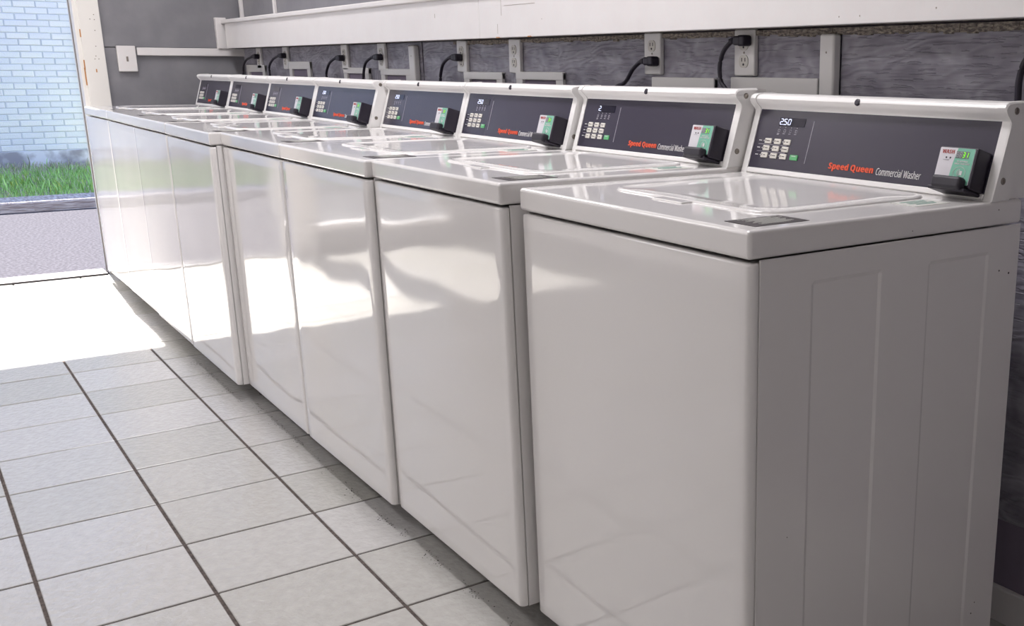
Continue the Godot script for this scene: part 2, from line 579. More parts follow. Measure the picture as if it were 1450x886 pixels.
func make_washer() -> Node3D:
	var w := base("washing_machine")
	obj("front_panel", front_panel_mesh(0), M.enamel, w)
	obj("side_panel", side_panel_mesh(1.0), M.enamel_side, w)
	obj("side_panel", side_panel_mesh(-1.0), M.enamel_side, w)
	obj("cabinet", bx(Vector3(0, 0.466, -0.313), Vector3(0.644, 0.80, 0.592)), M.cover, w)
	var top := obj("top_panel", top_panel_mesh(), M.enamel_top, w)
	obj("lid", lid_mesh(), M.enamel_top, w)
	var tab := S()
	rbox(tab, Vector3(-0.005, 0.9142, -0.116), Vector3(0.085, 0.005, 0.036), 0.0024, 2)
	obj("lid_handle", tab.commit(), M.enamel_top, w)
	for sx in [-1, 1]:
		for z in [-0.10, -0.55]:
			var s := S()
			lathe(s, Vector3(sx * 0.275, 0.0, z), Vector3.UP, [Vector2(0.0, 0.0), Vector2(0.022, 0.0), Vector2(0.024, 0.012), Vector2(0.012, 0.016), Vector2(0.012, 0.068)], 12)
			obj("leg", s.commit(), M.foot, w)
	# printed labels on the deck
	var lab := obj("warning_label", bx(Vector3(0.266, 0.9143, -0.082), Vector3(0.068, 0.0008, 0.104)), M.label_dark, w)
	var txt := S()
	for k in 11:
		box(txt, Vector3(0.240 + 0.0048 * k, 0.9149, -0.085 + 0.006 * sin(k * 2.1)), Vector3(0.0016, 0.0004, 0.075 - 0.02 * absf(sin(k * 1.7))))
	obj("print_lines", txt.commit(), M.label_pale, lab)
	var st := obj("service_sticker", bx(Vector3(0.262, 0.9143, -0.42), Vector3(0.055, 0.0008, 0.085)), M.label_pale, w)
	var st2 := S()
	for k in 4:
		box(st2, Vector3(0.244 + 0.010 * k, 0.9149, -0.42), Vector3(0.004, 0.0004, 0.058 - 0.012 * (k % 2)))
	obj("print_lines", st2.commit(), M.label_teal, st)
	# console
	var P := [Vector2(0.913, -0.527), Vector2(1.038, -0.5652), Vector2(1.043, -0.5655), Vector2(1.048, -0.5625), Vector2(1.054, -0.5560), Vector2(1.059, -0.5515), Vector2(1.065, -0.5495), Vector2(1.070, -0.5520), Vector2(1.0735, -0.5580), Vector2(1.0750, -0.5680), Vector2(1.0755, -0.60), Vector2(1.074, -0.640), Vector2(0.913, -0.640)]
	var cs := S()
	sweep_x(cs, P, -0.3125, 0.3125)
	var con := obj("console", cs.commit(), M.plastic, w)
	# end caps: the same outline, a little proud, ending along a slanted line
	for sx in [-1.0, 1.0]:
		var C := []
		for i in 10:
			var p: Vector2 = P[i]
			C.append(p + (Vector2(0, 0.0032) if i < 2 else Vector2(0.0008, 0.0026)))
		C.append(Vector2(1.0768, -0.606)); C.append(Vector2(0.913, -0.572))
		var es := S()
		var xa: float = 0.3070 * sx
		var xb: float = 0.3228 * sx
		sweep_x(es, C, minf(xa, xb), maxf(xa, xb))
		# rounded outer shoulder
		var ctr := Vector2(1.0, -0.575)
		var C2 := []
		for p in C: C2.append(p + (ctr - p).normalized() * 0.0030)
		for i in C.size():
			var j := (i + 1) % C.size()
			var A := Vector3(xb, C[i].x, C[i].y); var B := Vector3(xb, C[j].x, C[j].y)
			var D := Vector3(xb + 0.0028 * sx, C2[i].x, C2[i].y); var E := Vector3(xb + 0.0028 * sx, C2[j].x, C2[j].y)
			var nn := (B - A).cross(D - A).normalized()
			if nn.x * sx < 0: nn = -nn
			tri3(es, A, B, E, nn, nn, nn); tri3(es, A, E, D, nn, nn, nn)
		var tr := Geometry2D.triangulate_polygon(PackedVector2Array(C2))
		for k in range(0, tr.size(), 3):
			var nn := Vector3(sx, 0, 0)
			var f := func(i): return Vector3(xb + 0.0028 * sx, C2[tr[k + i]].x, C2[tr[k + i]].y)
			tri3(es, f.call(0), f.call(1), f.call(2), nn, nn, nn)
		var cap := obj("end_cap", es.commit(), M.plastic, w)
		for q in [[1.061, -0.575], [0.947, -0.551]]:
			var ss := S()
			lathe(ss, Vector3(xb + 0.0026 * sx, q[0], q[1]), Vector3(sx, 0, 0), [Vector2(0.0062, 0.0), Vector2(0.0058, 0.0012), Vector2(0.0038, 0.0016), Vector2(0.003, 0.0004), Vector2(0.0, 0.0004)], 14)
			obj("screw", ss.commit(), M.steel, cap)
	var hp := S()
	lathe(hp, Vector3(-0.0155, 1.0660, -0.5500), Vector3(0, 0.35, 0.94), [Vector2(0.0068, -0.002), Vector2(0.0066, 0.0008), Vector2(0.0045, 0.0016), Vector2(0.0, 0.0018)], 16)
	obj("hole_plug", hp.commit(), M.black, con)
	# control panel: its own frame, x along the washer from the left edge, y up the slope, z outwards
	var up := Vector3(0, 0.127, -0.039).normalized()
	var out := Vector3(0, 0.039, 0.127).normalized()
	var cp := obj("control_panel", plate(rrect(Vector2(0.3255, 0.073), Vector2(0.612, 0.124), 0.002, 2), 0.0, 0.0012), M.overlay, w)
	cp.transform = Transform3D(Basis(Vector3.RIGHT, up, out), Vector3(-WW / 2, 0.915, -0.527))
	obj("bottom_rail", rb(Vector3(0.3255, 0.0052, 0.001), Vector3(0.612, 0.0105, 0.006), 0.0022, 2), M.plastic, cp)
	obj("display", bx(Vector3(0.1225, 0.110, 0.0016), Vector3(0.077, 0.017, 0.0012)), M.screen, cp)
	for k in 3:
		var ds := S()
		digit(ds, [2, 5, 0][k], Vector3(0.0915 + 0.0118 * k, 0.110, 0.0026), 0.0074, 0.0112, 0.0016)
		if k == 0: box(ds, Vector3(0.0970, 0.1042, 0.0026), Vector3(0.0016, 0.0016, 0.0008))
		obj("digit", ds.commit(), M.glow_white, cp)
	for k in 4:
		var ic := S()
		var x := 0.0885 + 0.0172 * k
		box(ic, Vector3(x + 0.001, 0.0985, 0.0015), Vector3(0.0018, 0.0018, 0.0008))
		for e in [[0, 0.0026, 0.0058, 0.0007], [0, -0.0026, 0.0058, 0.0007], [-0.0026, 0, 0.0007, 0.0052], [0.0026, 0, 0.0007, 0.0052]]:
			box(ic, Vector3(x + e[0], 0.0915 + e[1], 0.0015), Vector3(e[2], e[3], 0.0008))
		box(ic, Vector3(x - 0.001, 0.0855, 0.0015), Vector3(0.0068, 0.0012, 0.0008))
		if k == 0: box(ic, Vector3(x - 0.0014, 0.0832, 0.0015), Vector3(0.0062, 0.0011, 0.0008))
		obj("indicator", ic.commit(), M.print_grey, cp)
	var bm := rb(Vector3.ZERO, Vector3(0.0205, 0.0112, 0.0034), 0.0015, 1)
	for r in 3:
		for c in 3:
			var b := obj("button", bm, M.button, cp, Vector3(0.0635 - 0.0012 * r + 0.0290 * c, 0.0685 - 0.0150 * r, 0.0018))
			var bmks := S()
			box(bmks, Vector3(0.0016, 0, 0.0019), Vector3(0.0096 - 0.002 * ((r + c) % 3), 0.0016, 0.0006))
			box(bmks, Vector3(-0.0060, 0.0004, 0.0019), Vector3(0.0014, 0.0040, 0.0006))
			obj("print_mark", bmks.commit(), M.button_mark, b)
			var dot := S()
			box(dot, Vector3(-0.0140, 0, -0.0002), Vector3(0.0012, 0.0022, 0.0008))
			obj("indicator", dot.commit(), M.print_white, cp, b.position)
		obj("row_print", bx(Vector3(0.0385 - 0.0012 * r, 0.0688 - 0.0150 * r, 0.0015), Vector3(0.0085, 0.0016, 0.0008)), M.print_white, cp)
		if r < 2: obj("row_line", bx(Vector3(0.078, 0.0610 - 0.0150 * r, 0.0014), Vector3(0.088, 0.0007, 0.0006)), M.print_grey, cp)
	var gb := obj("start_button", rb(Vector3.ZERO, Vector3(0.0230, 0.0112, 0.0034), 0.0015, 1), M.green, cp, Vector3(0.1515, 0.0385, 0.0018))
	obj("print_mark", bx(Vector3(0, 0.0028, 0.0019), Vector3(0.012, 0.0014, 0.0006)), M.print_white, gb)
	obj("divider_line", bx(Vector3(0.1855, 0.072, 0.0015), Vector3(0.0013, 0.086, 0.0008)), M.print_grey, cp)
	lettering("Speed Queen", 800, cp, "wordmark", M.brand_red, 0.2545, 0.3725, 0.0205, 0.0372, 0.0015, 0.0)
	lettering("Commercial Washer", 400, cp, "product_line", M.print_white, 0.3795, 0.4865, 0.0222, 0.0365, 0.0015, 0.06)
	# card reader
	var rd := obj("card_reader", rb(Vector3(0.5875, 0.0440, 0.0195), Vector3(0.0815, 0.0690, 0.039), 0.003, 2), M.black, w)
	rd.transform = cp.transform
	obj("face_plate", plate(rrect(Vector2(0.5860, 0.0455), Vector2(0.0740, 0.0610), 0.002, 3), 0.038, 0.0398), M.reader_white, rd)
	var gp := []
	for k in 9:
		var t := k / 8.0
		gp.append(Vector2(0.5850 - 0.0045 * sin(PI * 0.5 * t) * 0.5 - 0.004 * t + 0.006 * (t - 0.5) * (t - 0.5), 0.0760 - 0.0610 * t))
	gp.append(Vector2(0.6222, 0.0150)); gp.append(Vector2(0.6222, 0.0760))
	obj("green_print", plate(gp, 0.0396, 0.0402), M.reader_green, rd)
	obj("reader_display", bx(Vector3(0.5985, 0.0650, 0.0402), Vector3(0.0270, 0.0120, 0.0008)), M.reader_off, rd)
	for k in 4:
		var ds := S()
		digit(ds, [8, 8, 3, 1][k], Vector3(0.5885 + 0.0066 * k, 0.0650, 0.0409), 0.0040, 0.0082, 0.0010)
		obj("digit", ds.commit(), M.glow_green if k > 1 else M.print_grey, rd)
	lettering("WASH", 650, rd, "wordmark", M.wash_red, 0.5545, 0.5800, 0.0660, 0.0725, 0.0400)
	lettering("TO PAY HOLD", 600, rd, "instruction", M.print_white, 0.5900, 0.6120, 0.0526, 0.0552, 0.0404)
	lettering("WASH CARD HERE", 600, rd, "instruction", M.print_white, 0.5860, 0.6170, 0.0486, 0.0512, 0.0404)
	for k in 2:
		var ls := S()
		lathe(ls, Vector3(0.5655 + 0.0085 * k, 0.0590, 0.0398), Vector3.BACK, [Vector2(0.0016, 0.0), Vector2(0.0015, 0.0006), Vector2(0.0, 0.0007)], 10)
		obj("indicator", ls.commit(), M.black, rd)
	obj("print_mark", bx(Vector3(0.5655, 0.0553, 0.0401), Vector3(0.012, 0.0010, 0.0006)), M.print_grey, rd)
	var nf := S()
	var ringp := []
	for k in 25: ringp.append(Vector3(0.6000 + 0.0125 * cos(TAU * k / 24), 0.0345 + 0.0105 * sin(TAU * k / 24), 0.0404))
	tube(nf, ringp, 0.0004, 5)
	for k in 3:
		var arc := []
		for q in 7: arc.append(Vector3(0.5925 + (0.0035 + 0.0026 * k) * cos(-0.8 + 1.6 * q / 6.0), 0.0350 + (0.0035 + 0.0026 * k) * sin(-0.8 + 1.6 * q / 6.0), 0.0404))
		tube(nf, arc, 0.0006, 5)
	box(nf, Vector3(0.6035, 0.0345, 0.0404), Vector3(0.0050, 0.0070, 0.0006))
	obj("tap_symbol", nf.commit(), M.print_white, rd)
	obj("card_tray", rb(Vector3(0.5885, 0.0155, 0.0480), Vector3(0.0610, 0.0215, 0.020), 0.006, 3), M.black_soft, rd)
	obj("card_lip", rb(Vector3(0.5860, 0.0060, 0.026), Vector3(0.0790, 0.0060, 0.046), 0.0025, 2), M.black, rd)
	return w

const NTH := ["nearest", "second", "third", "fourth", "fifth", "sixth", "seventh", "eighth"]

func place_washers() -> void:
	var labels := [
		"nearest white top-loading washer, its whole right side and front in view",
		"second white top-loading washer from the near end, just left of the nearest one",
		"third white top-loading washer counted from the near end of the row",
		"fourth white top-loading washer counted from the near end of the row",
		"fifth white top-loading washer from the near end, standing further out than the fourth",
		"sixth white top-loading washer from the near end, third from the doorway",
		"seventh white top-loading washer from the near end, second from the doorway",
		"farthest white top-loading washer, last in the row beside the doorway"]
	var proto := make_washer()
	var panels := [proto.get_node("front_panel").mesh]
	for k in 3: panels.append(front_panel_mesh(k + 1))
	for i in 8:
		var w: Node3D = proto
		if i > 0:
			w = proto.duplicate()
			w.name = "washing_machine_%03d" % i
			add_child(w, true)
		var q: Array = ROW[i]
		w.position = Vector3(q[0] + WW / 2, q[1], q[2])
		w.rotation = Vector3(0, q[3], q[4])
		w.get_node("front_panel").mesh = panels[i % 4]
		tag(w, labels[i], "washer", "top-loading washers in the row")
		if i == 1 or i > 4:
			var cp := w.get_node("control_panel")
			var kill := []
			for c in cp.get_children():
				if String(c.name).begins_with("digit"): kill.append(c)
			for k in kill.size():
				if i > 4 or k > 0:
					cp.remove_child(kill[k]); kill[k].free()
		if i > 4:
			var rdr := w.get_node("card_reader")
			for c in rdr.get_children():
				if String(c.name).begins_with("digit"):
					rdr.remove_child(c); c.free()
	# a few chips and scuffs in the enamel of the nearest cabinet
	var near := get_node("washing_machine")
	for q in [[0.90, -0.545, 0.004], [0.884, -0.33, 0.003], [0.795, -0.558, 0.004], [0.788, -0.585, 0.005], [0.15, -0.548, 0.004], [0.17, -0.556, 0.003], [0.44, -0.08, 0.002]]:
		var chip := S()
		lathe(chip, Vector3(WW / 2 - 0.0005, q[0], q[1]), Vector3.RIGHT, [Vector2(q[2] * 0.45, 0.0), Vector2(q[2] * 0.35, 0.0010), Vector2(0.0, 0.0013)], 7)
		obj("paint_chip", chip.commit(), M.dirt, near)

# ---------------------------------------------------------------- room
func make_room() -> void:
	# floor: grout bed and single tiles
	var fl := base("floor")
	struct(fl, "pale grey square ceramic tiles with dark grout", "floor")
	obj("grout_bed", bx(Vector3((END_X + RIGHT_X) / 2, -0.0535, (WALL_Z + FRONT_Z) / 2), Vector3(RIGHT_X - END_X + 0.3, 0.10, FRONT_Z - WALL_Z + 0.3)), M.grout, fl)
	var px := 0.3077; var pz := 0.3067; var g := 0.0078
	var xs := []; var zs := []
	var k0 := int(ceil((END_X + 1.2088) / px)); var k1 := int(floor((RIGHT_X + 1.2088) / px))
	xs.append(END_X)
	for k in range(k0, k1 + 1): xs.append(-1.2088 + k * px)
	xs.append(RIGHT_X)
	zs.append(WALL_Z)
	for k in range(-5, 6): zs.append(0.7813 + k * pz)
	zs.append(FRONT_Z)
	var full := pillow(Vector3(px - g, 0.010, pz - g), 1, 0.0016)
	var n := 0
	for i in xs.size() - 1:
		for j in zs.size() - 1:
			var sx: float = xs[i + 1] - xs[i]; var sz: float = zs[j + 1] - zs[j]
			if sx < 0.02 or sz < 0.02: continue
			var m := full
			if absf(sx - px) > 0.001 or absf(sz - pz) > 0.001: m = pillow(Vector3(sx - g, 0.010, sz - g), 1, 0.0016)
			var t := obj("tile", m, M.tiles[rng.randi() % 4], fl, Vector3((xs[i] + xs[i + 1]) / 2, -0.005 + rng.randf_range(-0.0004, 0.0), (zs[j] + zs[j + 1]) / 2))
			t.rotation = Vector3(rng.randf_range(-0.0012, 0.0012), 0, rng.randf_range(-0.0012, 0.0012))
			n += 1
	# wall behind the washers: painted plywood sheets over a solid wall
	var wb := base("wall_back")
	struct(wb, "dark grey painted plywood wall behind the washers", "wall")
	obj("wall_core", bx(Vector3((END_X + RIGHT_X) / 2, CEIL_Y / 2, WALL_Z - 0.10), Vector3(RIGHT_X - END_X + 0.3, CEIL_Y, 0.16)), M.dark_wall, wb)
	for e in [[END_X, -2.312], [-2.300, -0.004], [0.004, RIGHT_X]]:
		obj("plywood_sheet", rb(Vector3((e[0] + e[1]) / 2, 0.7165, WALL_Z - 0.010), Vector3(e[1] - e[0], 0.993, 0.02), 0.002, 1), M.plywood, wb)
	obj("plywood_sheet", rb(Vector3((END_X + RIGHT_X) / 2, 1.98, WALL_Z - 0.010), Vector3(RIGHT_X - END_X, 1.24, 0.02), 0.002, 1), M.grey_paint, wb)
	obj("base_sheet", bx(Vector3((END_X + RIGHT_X) / 2, 0.11, WALL_Z - 0.010), Vector3(RIGHT_X - END_X, 0.22, 0.02)), M.dark_wall, wb)
	struct(obj("baseboard_back", rb(Vector3(1.25, 0.038, WALL_Z + 0.008), Vector3(2.54, 0.078, 0.016), 0.004), M.white_paint), "white painted baseboard behind the nearest washer", "baseboard")
	# torn strip under the shelf
	var tn := S()
	var nn := noise(71, 9.0, 3)
	var x := -2.0
	while x < RIGHT_X:
		var hgt := 0.010 + 0.010 * absf(nn.get_noise_1d(x)) + (0.004 if x > -0.2 else 0.0)
		box(tn, Vector3(x + 0.01, 1.2115 - hgt / 2, WALL_Z + 0.003 + 0.003 * nn.get_noise_1d(x * 2.3 + 9)), Vector3(0.0215, hgt, 0.010))
		x += 0.02
	obj("torn_edge", tn.commit(), M.torn, wb)
	# shelf box along the wall
	var sh := base("trim_1")
	struct(sh, "long white painted shelf box running along the wall above the washers", "shelf")
	var L := RIGHT_X - 0.02
	var fx0 := -4.775
	var seams := [fx0, -1.58, 0.85, L]
	for i in 3:
		obj("fascia_board", rb(Vector3((seams[i] + seams[i + 1]) / 2, 1.279, -0.705), Vector3(seams[i + 1] - seams[i] - 0.0012, 0.133, 0.018), 0.002, 1), M.white_paint, sh)
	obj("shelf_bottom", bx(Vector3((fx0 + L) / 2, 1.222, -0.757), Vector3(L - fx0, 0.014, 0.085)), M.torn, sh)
	obj("shelf_top", rb(Vector3((END_X + 0.004 + L) / 2, 1.356, -0.742), Vector3(L - END_X - 0.004, 0.022, 0.112), 0.006, 3), M.white_paint, sh)
	var sc := S()
	for q in [[-1.42, 1.305, 0.0010, 0.05], [-1.45, 1.240, 0.0010, 0.030], [-0.66, 1.318, 0.0018, 0.012], [-0.60, 1.31, 0.0018, 0.014], [-1.93, 1.295, 0.0020, 0.014], [0.1, 1.228, 0.002, 0.003], [0.16, 1.228, 0.002, 0.003], [-1.16, 1.262, 0.003, 0.002], [0.36, 1.236, 0.002, 0.003]]:
		box(sc, Vector3(q[0], q[1], -0.6958), Vector3(q[2], q[3], 0.0008))
	box(sc, Vector3(-1.30, 1.309, -0.6958), Vector3(0.20, 0.0010, 0.0008))
	obj("scratch", sc.commit(), M.scratch, sh)
	var bw := S()
	for q in [-1.45, -1.24]:
		box(bw, Vector3(q, 1.2135, -0.6975), Vector3(0.020, 0.003, 0.006))
	obj("bare_chip", bw.commit(), M.bare_wood, sh)
	# end block of the shelf on the doorway wall
	var eb := obj("shelf_end_block", rb(Vector3(END_X + 0.018, 1.295, -0.688), Vector3(0.036, 0.168, 0.056), 0.003), M.white_paint)
	struct(eb, "short white painted block under the far end of the shelf box", "trim")
	eb.name = "trim_2"
	# battens above the shelf
	for q in [[-4.77, 0.035], [-4.14, 0.022]]:
		struct(obj("trim_%d" % (3 if q[0] < -4.5 else 4), rb(Vector3(q[0], 1.75, WALL_Z + 0.008), Vector3(q[1], 0.78, 0.016), 0.003), M.white_paint), "narrow white vertical batten rising from the shelf %s" % ("beside the corner" if q[0] < -4.5 else "farther from the corner"), "trim")
	# doorway wall
	var wl := base("wall_left")
	struct(wl, "grey painted end wall beside the bright doorway", "wall")
	var ow := 0.15
	var ox := END_X - ow / 2
	obj("wall_core", bx(Vector3(ox - 0.006, CEIL_Y / 2, (WALL_Z - 0.18 + DOOR_Z0 - 0.02) / 2), Vector3(ow - 0.012, CEIL_Y, DOOR_Z0 - 0.02 - WALL_Z + 0.18)), M.grey_paint, wl)
	obj("wall_core", bx(Vector3(ox, (DOOR_H + 0.02 + CEIL_Y) / 2, 1.05), Vector3(ow, CEIL_Y - DOOR_H - 0.02, 2.10)), M.grey_paint, wl)
	obj("wall_core", bx(Vector3(ox, CEIL_Y / 2, 2.38), Vector3(ow, CEIL_Y, 0.80)), M.grey_paint, wl)
	obj("wall_core", bx(Vector3(ox, 0.06, 1.60), Vector3(ow, 0.12, 0.80)), M.grey_paint, wl)
	obj("wall_core", bx(Vector3(ox, 1.03, 1.105), Vector3(ow, 2.06, 0.19)), M.grey_paint, wl)
	for e in [[0.0, 1.2085], [1.2135, CEIL_Y]]:
		obj("wall_sheet", rb(Vector3(END_X - 0.006, (e[0] + e[1]) / 2, (WALL_Z - 0.095) / 2), Vector3(0.012, e[1] - e[0], -0.095 - WALL_Z), 0.0015, 1), M.grey_paint, wl)
	# door casing and frame
	var dc := base("door_1")
	struct(dc, "white painted frame of the open doorway", "doorway")
	obj("casing", rb(Vector3(END_X + 0.009, 1.05, -0.050), Vector3(0.020, 2.10, 0.100), 0.003), M.casing, dc)
	obj("casing", rb(Vector3(END_X + 0.009, 2.085, 0.525), Vector3(0.020, 0.10, 1.05), 0.003), M.white_paint, dc)
	obj("casing", rb(Vector3(END_X + 0.009, 1.05, 1.105), Vector3(0.020, 2.10, 0.19), 0.003), M.white_paint, dc)
	obj("jamb", rb(Vector3(END_X - 0.073, 1.02, 0.008), Vector3(0.160, 2.04, 0.026), 0.003), M.casing, dc)
	obj("jamb", rb(Vector3(END_X - 0.073, 1.02, 1.014), Vector3(0.160, 2.04, 0.026), 0.003), M.casing, dc)
	obj("head", rb(Vector3(END_X - 0.073, DOOR_H + 0.012, 0.515), Vector3(0.160, 0.026, 1.02), 0.003), M.white_paint, dc)
	obj("door_stop", rb(Vector3(END_X - 0.09, 1.02, 0.021), Vector3(0.030, 2.02, 0.006), 0.002), M.nail, dc)
	var nl := S()
	for q in [[-0.072, 1.375], [-0.052, 1.352], [-0.072, 1.350], [-0.068, 1.295], [-0.062, 1.215], [-0.050, 1.150], [-0.068, 1.150], [-0.056, 1.165]]:
		lathe(nl, Vector3(END_X + 0.0188, q[1], q[0]), Vector3.RIGHT, [Vector2(0.003, 0.0), Vector2(0.002, 0.0007), Vector2(0.0, 0.0008)], 7)
	obj("nail", nl.commit(), M.nail, dc)
	var ru := S()
	for q in [[0.002, 1.12, 0.05], [0.004, 1.06, 0.09], [0.001, 1.28, 0.04], [-0.05, 1.09, 0.018]]:
		rbox(ru, Vector3(END_X + 0.0186, q[1], q[0]), Vector3(0.0016, q[2], 0.006), 0.0006, 1)
	obj("bare_patch", ru.commit(), M.rust, dc)
	var th := S()
	rbox(th, Vector3(-4.92, 0.004, 0.515), Vector3(0.150, 0.012, 0.965), 0.003, 2)
	for k in 6: rbox(th, Vector3(-4.975 + 0.020 * k, 0.011, 0.515), Vector3(0.008, 0.004, 0.955), 0.001, 1)
	obj("threshold", th.commit(), M.aluminium, dc)
	obj("threshold_seal", rb(Vector3(-4.836, 0.004, 0.515), Vector3(0.022, 0.012, 0.965), 0.003), M.foot, dc)
	# sidelight window next to the doorway
	var wi := base("window_1")
	struct(wi, "glazed sidelight next to the doorway", "window")
	for q in [[0.145, 1.595, 0.05, 0.79], [2.03, 1.595, 0.05, 0.79]]:
		obj("window_frame", rb(Vector3(ox, q[0], q[1]), Vector3(0.09, q[2], q[3]), 0.003), M.white_paint, wi)
	for z in [1.22, 1.965]:
		obj("window_frame", rb(Vector3(ox, 1.09, z), Vector3(0.09, 1.88, 0.04), 0.003), M.white_paint, wi)
	obj("pane", bx(Vector3(ox, 1.09, 1.5925), Vector3(0.006, 1.85, 0.72)), M.glass, wi)
	# ledge and blank cover on the end wall
	struct(obj("trim_5", rb(Vector3(END_X + 0.012, 1.191, -0.535), Vector3(0.024, 0.042, 0.565), 0.004), M.white_paint), "white horizontal strip on the grey end wall below the shelf", "trim")
	var cv := base("cover_plate", Vector3(END_X, 1.153, -0.201))
	tag(cv, "white blank metal cover box on the grey end wall near the doorway", "cover plate")
	obj("plate", rb(Vector3(0.014, 0, 0), Vector3(0.026, 0.134, 0.090), 0.004), M.white_paint, cv)
	obj("knockout", rb(Vector3(0.0275, -0.002, 0.0), Vector3(0.002, 0.026, 0.010), 0.0009, 1), M.nail, cv)
	# closing walls and ceiling, out of the frame
	struct(obj("wall_front", bx(Vector3((END_X + RIGHT_X) / 2, CEIL_Y / 2, FRONT_Z + 0.075), Vector3(RIGHT_X - END_X + 0.3, CEIL_Y, 0.15)), M.wall_far), "grey wall opposite the washers", "wall")
	struct(obj("wall_right", bx(Vector3(RIGHT_X + 0.075, CEIL_Y / 2, (WALL_Z + FRONT_Z) / 2), Vector3(0.15, CEIL_Y, FRONT_Z - WALL_Z + 0.3)), M.wall_far), "grey wall at the near end of the row", "wall")
	struct(obj("ceiling", bx(Vector3((END_X + RIGHT_X) / 2, CEIL_Y + 0.075, (WALL_Z + FRONT_Z) / 2), Vector3(RIGHT_X - END_X + 0.3, 0.15, FRONT_Z - WALL_Z + 0.4)), M.ceiling), "white ceiling", "ceiling")

func make_lights() -> void:
	var where := ["above the far half of the washers", "above the near half of the washers", "over the far half of the aisle", "over the near half of the aisle"]
	for i in 4:
		var p: Vector3 = [Vector3(-3.3, CEIL_Y, 0.08), Vector3(-0.6, CEIL_Y, 0.08), Vector3(-3.3, CEIL_Y, 2.0), Vector3(-0.6, CEIL_Y, 2.0)][i]
		var l := base("ceiling_light", p)
		tag(l, "fluorescent ceiling light %s" % where[i], "ceiling light", "ceiling lights")
		obj("housing", rb(Vector3(0, -0.02, 0), Vector3(1.25, 0.04, 0.34), 0.004), M.plastic, l)
		obj("diffuser", rb(Vector3(0, -0.045, 0), Vector3(1.20, 0.014, 0.30), 0.004), M.diffuser, l)
		var a := AreaLight3D.new()
		a.name = "lamp"
		a.area_size = Vector2(1.18, 0.28)
		a.light_energy = LAMP[i]
		a.light_color = Color(0.99, 0.98, 0.995)
		a.shadow_enabled = true
		a.area_range = 14.0
		a.area_attenuation = 2.0
		l.add_child(a)
		a.position = Vector3(0, -0.058, 0)
		a.rotation.x = -PI / 2

